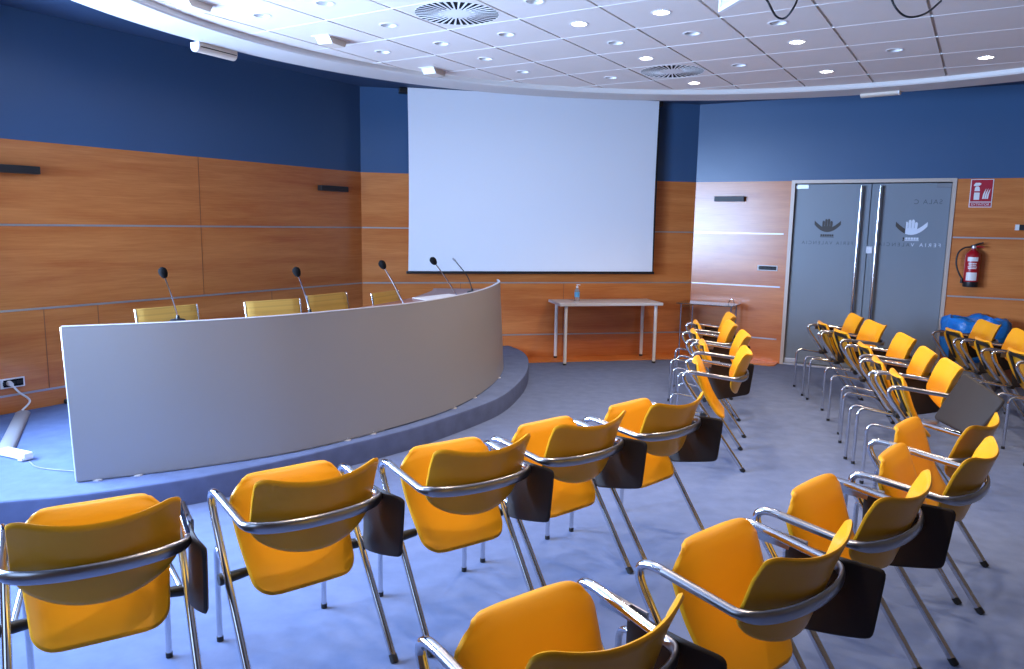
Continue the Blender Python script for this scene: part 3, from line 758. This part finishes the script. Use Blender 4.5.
# ------------------------------------------------------------------ white table with bottle, glass table
tb = Vector((.66, 9.17, 0)); u = Vector((.9762, .2168, 0)); n = Vector((-.2168, .9762, 0))
t = thing('white_table', 'white table with four round legs under the projection screen', 'table', tb+u*.59+n*.215, ROT['back'])
W0, W1, D0, D1, HT = -.685, .665, -.27, .27, .775
link('tabletop', box(W0, W1, D0, D1, HT-.035, HT, bev=.004), M['top'], t)
for lx, ly in ((-.59, -.215), (.59, -.215), (-.59, .215), (.59, .215)):
    bm = bmesh.new(); tube(bm, [(lx, ly, .02), (lx, ly, HT-.04)], .021, 16); l = link('leg', bm, M['white'], t, True)
    bm = bmesh.new(); z_ = .019 if ly > 0 else .001; lathe(bm, [(.023, z_), (.023, z_+.022)], (lx, ly, 0), 14); link('foot_cap', bm, M['black'], l, True)
bp = at(577, 296.5, 9.45); 
t = thing('pump_bottle', 'clear hand gel bottle with a pale blue label on the white table', 'bottle', (bp.x, bp.y, HT), .4)
bm = bmesh.new(); lathe(bm, [(.030, .001), (.033, .006), (.033, .13), (.024, .15), (.012, .158), (.012, .17)], seg=22); link('body', bm, M['clearp'], t, True)
bm = bmesh.new(); lathe(bm, [(.0338, .05), (.0338, .115)], seg=22, caps=False); link('label', bm, M['label'], t, True)
bm = bmesh.new(); lathe(bm, [(.015, .165), (.015, .185), (.006, .187), (.006, .205)], seg=14); tube(bm, [(-.008, 0, .207), (.04, 0, .203)], .006, 8); link('pump', bm, M['signw'], t, True)

t = thing('glass_table', 'glass-topped table with thin chrome legs in the corner by the doors', 'table', wp('right', -2.515, .30, 0), ROT['right'])
link('glass_top', box(-.36, .37, -.21, .20, .742, .752, bev=.002), M['glass'], t)
for lx, ly in ((-.31, -.15), (.33, -.15), (-.24, .14), (.33, .14)):
    bm = bmesh.new(); z_ = .019; tube(bm, [(lx, ly, z_ if ly > -.2 else .002), (lx, ly, .741)], .011, 12); l = link('leg', bm, M['chrome'], t, True)
bm = bmesh.new(); tube(bm, [(.33, -.15, .70), (.33, .14, .70)], .008, 8); tube(bm, [(-.31, -.15, .70), (-.24, .14, .70)], .008, 8); link('cross_bar', bm, M['chrome'], t, True)
t2 = wp('right', -2.24, .22, .752)
t = thing('wire_stand', 'small bent metal stand on the right end of the glass table', 'stand', t2, ROT['right'])
bm = bmesh.new(); tube(bm, fillet([(-.04, .02, .005), (-.015, .0, .055), (.02, .0, .055), (.035, .03, .005)], .015), .005, 8); link('wire', bm, M['chrome'], t, True)

# waste bin with blue bag
bc = wp('right', .455, .36, 0)
t = thing('waste_bin', 'waste bin lined with a bright blue plastic bag at the wall right of the doors', 'waste bin', bc, ROT['right'])
bm = bmesh.new(); lathe(bm, [(.24, .002), (.27, .66), (.258, .66), (.23, .02)], seg=32); link('bin_body', bm, M['grey'], t, True)
rb = random.Random(3); ph = [rb.uniform(0, 6) for _ in range(6)]
def wob(a, i): return .022*math.sin(5*a+ph[0]+i)+.014*math.sin(9*a+ph[1]-i*.7)+.010*math.sin(14*a+ph[2]+i*1.3)
prof = [(.298, .34), (.305, .44), (.312, .54), (.318, .63), (.322, .71), (.310, .765), (.280, .785), (.25, .765), (.235, .70), (.225, .56), (.2, .4)]
G = [[((r+wob(2*PI*j/48, i)*(1. if i < 9 else .4))*math.cos(2*PI*j/48), (r+wob(2*PI*j/48, i)*(1. if i < 9 else .4))*.86*math.sin(2*PI*j/48), z+.016*math.sin(3*2*PI*j/48+ph[3])*(1 if 2 < i < 8 else .4)+.015*math.sin(7*2*PI*j/48+ph[4])) for j in range(49)] for i, (r, z) in enumerate(prof)]
link('bag_liner', thick_grid(G, .004), M['bluebag'], t, True, 70)

# ------------------------------------------------------------------ tablet armchairs (tip-up yellow seats)
def sm(t): return t*t*(3-2*t)
def build_chair():
    t = thing('tablet_armchair', 'x', 'chair')
    # ---- arm loop: arms + flattened band behind the back
    half = [(.274, -.312, .012), (.269, .182, .708), (.263, -.205, .664)]
    full = fillet(half, .062, 14)
    R_ = full[5:]; legpts = full[:6]
    arc = []
    na = 24
    for k in range(1, na):
        a = PI*k/na; x = .262*math.cos(a); y = -.205-.112*math.sin(a)**.85; z = .664-.004*math.sin(a)
        arc.append(Vector((x, y, z)))
    L_ = [Vector((-p.x, p.y, p.z)) for p in reversed(R_)]
    path = R_+arc+L_
    ra, rb_ = [], []
    for p in path:
        f = sm(max(0, min(1, (-.20-p.y)/.075)))
        ra.append(.0150*(1-f)+.0100*f); rb_.append(.0150*(1-f)+.0225*f)
    bm = bmesh.new(); tube(bm, path, ra, 12, up=None, ry=None) if False else None
    # frame with a stable up: use radial vector from tangent; up = z for horizontal runs, y for the vertical ends
    rings = []; seg = 12; n = len(path); prev = None
    for i in range(n):
        tg = (path[min(i+1, n-1)]-path[max(i-1, 0)]).normalized()
        if prev is None: b = Vector((0, 1, 0))
        else: b = prev
        b = (b-tg*b.dot(tg)).normalized(); prev = b; a = tg.cross(b)
        # b starts pointing forward/up on the bend and stays vertical along the arm
        rings.append([bm.verts.new(path[i]+a*math.cos(2*PI*k/seg)*ra[i]+b*math.sin(2*PI*k/seg)*rb_[i]) for k in range(seg)])
    for i in range(n-1):
        for k in range(seg): bm.faces.new((rings[i][k], rings[i][(k+1) % seg], rings[i+1][(k+1) % seg], rings[i+1][k])).material_index = 1 if path[i].y < -.19 else 0
    bm.faces.new(rings[0][::-1]); bm.faces.new(rings[-1])
    bmesh.ops.recalc_face_normals(bm, faces=bm.faces)
    link('arm_loop', bm, [M['chrome'], M['band']], t, True, 60)
    # ---- legs
    for sx in (-1, 1):
        bm = bmesh.new(); tube(bm, [(sx*p.x, p.y, p.z) for p in legpts], .0150, 12)
        # straight run with a soft start
        l = link('leg', bm, M['chrome'], t, True, 60)
        bm = bmesh.new(); tube(bm, [(sx*.2738, -.300, .026), (sx*.2741, -.3195, .001)], .0165, 12); link('foot_cap', bm, M['black'], l, True, 60)
        pts = fillet([(sx*.228, .243, .010), (sx*.229, .238, .428), (sx*.258, -.02, .386)], .055, 8)
        bm = bmesh.new(); tube(bm, pts, .0115, 12); l = link('leg', bm, M['chrome'], t, True, 60)
        bm = bmesh.new(); tube(bm, [(sx*.228, .243, .022), (sx*.228, .243, .001)], .0135, 12); link('foot_cap', bm, M['black'], l, True, 60)
        bm = bmesh.new(); tube(bm, [(sx*.298, -.018, .392), (sx*.29, -.018, .392), (sx*.25, -.018, .392), (sx*.185, -.022, .398)], [.021, .024, .021, .017], 12); link('pivot_bracket', bm, M['black'], t, True, 60)
    # ---- backrest
    nj, ni = 28, 16; G = []
    for i in range(ni+1):
        row = []
        for j in range(nj+1):
            q = -1+2*j/nj; tt = math.sin(q*PI/2)*.999
            top = .810+.036*tt*tt
            e = max(0, (abs(tt)-.82)/.18); top -= .032*(1-math.sqrt(max(0, 1-e*e)))
            bot = (.522)+.125*(1-math.sqrt(max(0, 1-(abs(tt)**2.0)))) 
            z = bot+(top-bot)*i/ni
            x = tt*.233*(1-.03*max(0, (.66-z)/.16)); y = -.240-.105*(z-.502)/.325+.085*tt*tt-.012*max(0, (z-.76)/.07)*abs(tt)
            row.append((x, y, z))
        G.append(row)
    link('backrest', thick_grid(G, .014), M['yellow'], t, True, 50)
    # ---- seat, tipped up
    prof = catmull([(0, -.162, .350), (0, -.138, .380), (0, -.092, .445), (0, -.044, .535), (0, -.008, .632), (0, .011, .684), (0, .027, .717), (0, .050, .740), (0, .075, .737)], 7)
    Ls = [0]
    for a, b in zip(prof, prof[1:]): Ls.append(Ls[-1]+(b-a).length)
    Lt = Ls[-1]; G = []
    for i, p in enumerate(prof):
        s_ = Ls[i]; base = .196+.028*sm(min(1, s_/(Lt*.75)))
        r0, r1 = .075, .105
        wd = base
        if s_ < r0: wd = base-r0+math.sqrt(max(0, r0*r0-(r0-s_)**2))
        if s_ > Lt-r1: wd = base*(.45+.55*(max(0, 1-((r1-(Lt-s_))/r1)**2))**.5)
        tg = (prof[min(i+1, len(prof)-1)]-prof[max(i-1, 0)]).normalized(); nb = Vector((0, -tg.z, tg.y))  # towards the sitter (rear/up)
        row = []
        for j in range(17):
            q = math.sin((-1+2*j/16)*PI/2)
            qe = abs(q)*wd/.224; cup = .012*qe*qe-.040*qe**5
            row.append(Vector((q*wd, p.y, p.z))+nb*cup-tg*(.034*qe*qe*(s_/Lt)**5))
        G.append(row)
    st = link('seat', thick_grid(G, .020), M['yellow'], t, True, 50)
    # black carrier under the seat
    def under(i, x, h):
        p = prof[i]; tg = (prof[min(i+1, len(prof)-1)]-prof[max(i-1, 0)]).normalized(); nb = Vector((0, -tg.z, tg.y)); return Vector((x, p.y, p.z))-nb*h
    k0, k1, k2 = 15, 31, 41
    pts = fillet([under(k0, -.165, .026), under(k1, -.165, .022), under(k2, -.15, .022), under(k2+1, -.08, .022), under(k2+1, .08, .022), under(k2, .15, .022), under(k1, .165, .022), under(k0, .165, .026)], .05, 5)
    bm = bmesh.new(); tube(bm, pts, .022, 8, up=(0, .8, -.45), ry=.011); link('seat_carrier', bm, M['black'], st, True, 60)
    # ---- writing tablet, folded down outside the right arm
    tb = tablet_part(t, [(.296, -.045, .668), (.288, -.372, .684), (.288, -.347, .452), (.284, -.055, .382)])
    bm = bmesh.new(); B(bm, .268, .290, -.06, .075, .684, .692); B(bm, .284, .290, -.12, .06, .640, .692); bmesh.ops.recalc_face_normals(bm, faces=bm.faces)
    link('tablet_hinge', bm, M['band'], tb)
    return t
def tablet_part(t, q):
    q = [Vector(p) for p in q]; n = 14; G = []; nrm = (q[1]-q[0]).cross(q[3]-q[0]).normalized()
    for i in range(n+1):
        v = .5-.5*math.cos(PI*i/n); row = []
        for j in range(n+1):
            u_ = .5-.5*math.cos(PI*j/n)
            # rounded corners: squash the square towards a superellipse
            a, b = 2*u_-1, 2*v-1
            k = 1/max(1e-6, (abs(a)**16+abs(b)**16)**(1/16)) * max(abs(a), abs(b)) if (a or b) else 1
            a, b = a*k, b*k; uu, vv = (a+1)/2, (b+1)/2
            p = q[0].lerp(q[1], uu).lerp(q[3].lerp(q[2], uu), vv)
            row.append(p+nrm*.018*(1-a*a)*(-1))
        G.append(row)
    return link('tablet', thick_grid(G, .016), M['tablet'], t, True, 50)
proto = build_chair()
CH = [
 # x, y, theta, label, group
 (-1.407, 2.43, 31.4, 'yellow tablet armchair nearest the left edge of the picture, back towards us', 'yellow armchairs curving in front of the desk'),
 (-.855, 2.827, 38.1, 'yellow tablet armchair with its whole back in view, second from the left edge', 'yellow armchairs curving in front of the desk'),
 (-.265, 3.209, 35.5, 'yellow tablet armchair third from the left edge, behind the big seat at the bottom', 'yellow armchairs curving in front of the desk'),
 (.199, 3.611, 40.7, 'yellow tablet armchair fourth from the left in the curved front row', 'yellow armchairs curving in front of the desk'),
 (.687, 4.041, 44., 'yellow tablet armchair at the right end of the front row, before the gap', 'yellow armchairs curving in front of the desk'),
 (1.43, 5.50, 75, 'yellow armchair facing left beyond the gap, nearest of the middle group of four', 'yellow armchairs facing left in the middle'),
 (1.69, 6.37, 78, 'yellow armchair facing left, second nearest of the middle four', 'yellow armchairs facing left in the middle'),
 (1.78, 7.06, 81, 'yellow armchair facing left, third of the middle four from us', 'yellow armchairs facing left in the middle'),
 (1.97, 7.75, 80, 'yellow armchair facing left, farthest of the middle four, before the glass table', 'yellow armchairs facing left in the middle'),
 (.077, 1.809, 37.2, 'yellow tablet armchair cut by the bottom edge, nearest of all to us', 'yellow armchairs of the second row'),
 (.698, 2.277, 40.3, 'yellow tablet armchair right of the one at the bottom edge, with a large dark tablet', 'yellow armchairs of the second row'),
 (1.204, 2.753, 44.2, 'yellow tablet armchair third in the near right row, in the middle of it', 'yellow armchairs of the second row'),
 (1.738, 3.203, 48.9, 'yellow tablet armchair fourth in the near right row, back just above the dark hanging tablet', 'yellow armchairs of the second row'),
 (2.061, 3.704, 46.6, 'yellow tablet armchair whose dark writing tablet is raised, end of the near right row', 'yellow armchairs of the second row'),
 (3.316, 7.836, 79.6, 'yellow armchair facing left, farthest of the five before the glass doors', 'yellow armchairs before the glass doors'),
 (3.245, 7.234, 85.9, 'yellow armchair facing left, second farthest of the five before the glass doors', 'yellow armchairs before the glass doors'),
 (3.072, 6.361, 77.9, 'yellow armchair facing left, middle one of the five before the glass doors', 'yellow armchairs before the glass doors'),
 (2.843, 5.632, 71.5, 'yellow armchair facing left, second nearest of the five before the glass doors', 'yellow armchairs before the glass doors'),
 (2.712, 5.092, 72.7, 'yellow armchair facing left, nearest of the five, just behind the raised tablet', 'yellow armchairs before the glass doors'),
 (4.459, 7.436, 80.6, 'yellow armchair in front of the blue bin bag, by the far right wall', 'yellow armchairs at the far right'),
 (4.364, 6.801, 76.1, 'yellow armchair second from the blue bin bag, cut by the right edge', 'yellow armchairs at the far right'),
 (4.26, 6.17, 76, 'yellow armchair of which only arm and front legs show at the right edge', 'yellow armchairs at the far right'),
 (4.13, 5.55, 75, 'yellow armchair nearest us at the right edge, only its front leg tubes showing', 'yellow armchairs at the far right'),
]
chairs = []
for i, (x, y, th, lab, grp) in enumerate(CH):
    o = proto if i == 0 else copy_tree(proto)
    o.location = (x, y, 0); o.rotation_euler = (0, 0, R(th)); o['label'] = lab; o['group'] = grp; chairs.append(o)
for ch in list(chairs[12].children):
    if ch.name.startswith('tablet'):
        for g in list(ch.children): bpy.data.objects.remove(g)
        bpy.data.objects.remove(ch)
# the one chair with its tablet swung up
nc = chairs[13]
for ch in list(nc.children):
    if ch.name.startswith('tablet') and not ch.name.startswith('tablet_h'):
        for g in list(ch.children): bpy.data.objects.remove(g)
        bpy.data.objects.remove(ch)
tb = tablet_part(nc, [(.42, -.10, .968), (.205, -.330, .893), (.14, -.225, .70), (.335, .0, .722)]); tb['label'] = 'raised dark writing tablet'
bm = bmesh.new(); B(bm, .262, .310, -.03, .05, .704, .714); link('tablet_hinge', bm, M['band'], tb)

# ------------------------------------------------------------------ world, exposure
w = bpy.data.worlds.new('world'); S.world = w; w.use_nodes = True
bg = w.node_tree.nodes['Background']; bg.inputs['Color'].default_value = (.55, .72, 1, 1); bg.inputs['Strength'].default_value = .35
S.view_settings.view_transform = 'Standard'; S.view_settings.look = 'None'; S.view_settings.gamma = 1; S.view_settings.exposure = 0.32
S.view_settings.use_curve_mapping = False
try:
    S.cycles.use_denoising = True; S.cycles.denoiser = 'OPENIMAGEDENOISE'
    S.cycles.max_bounces = 8; S.cycles.diffuse_bounces = 5; S.cycles.glossy_bounces = 4; S.cycles.transmission_bounces = 6
    S.cycles.sample_clamp_indirect = 6; S.cycles.caustics_reflective = False; S.cycles.caustics_refractive = False
except Exception: pass
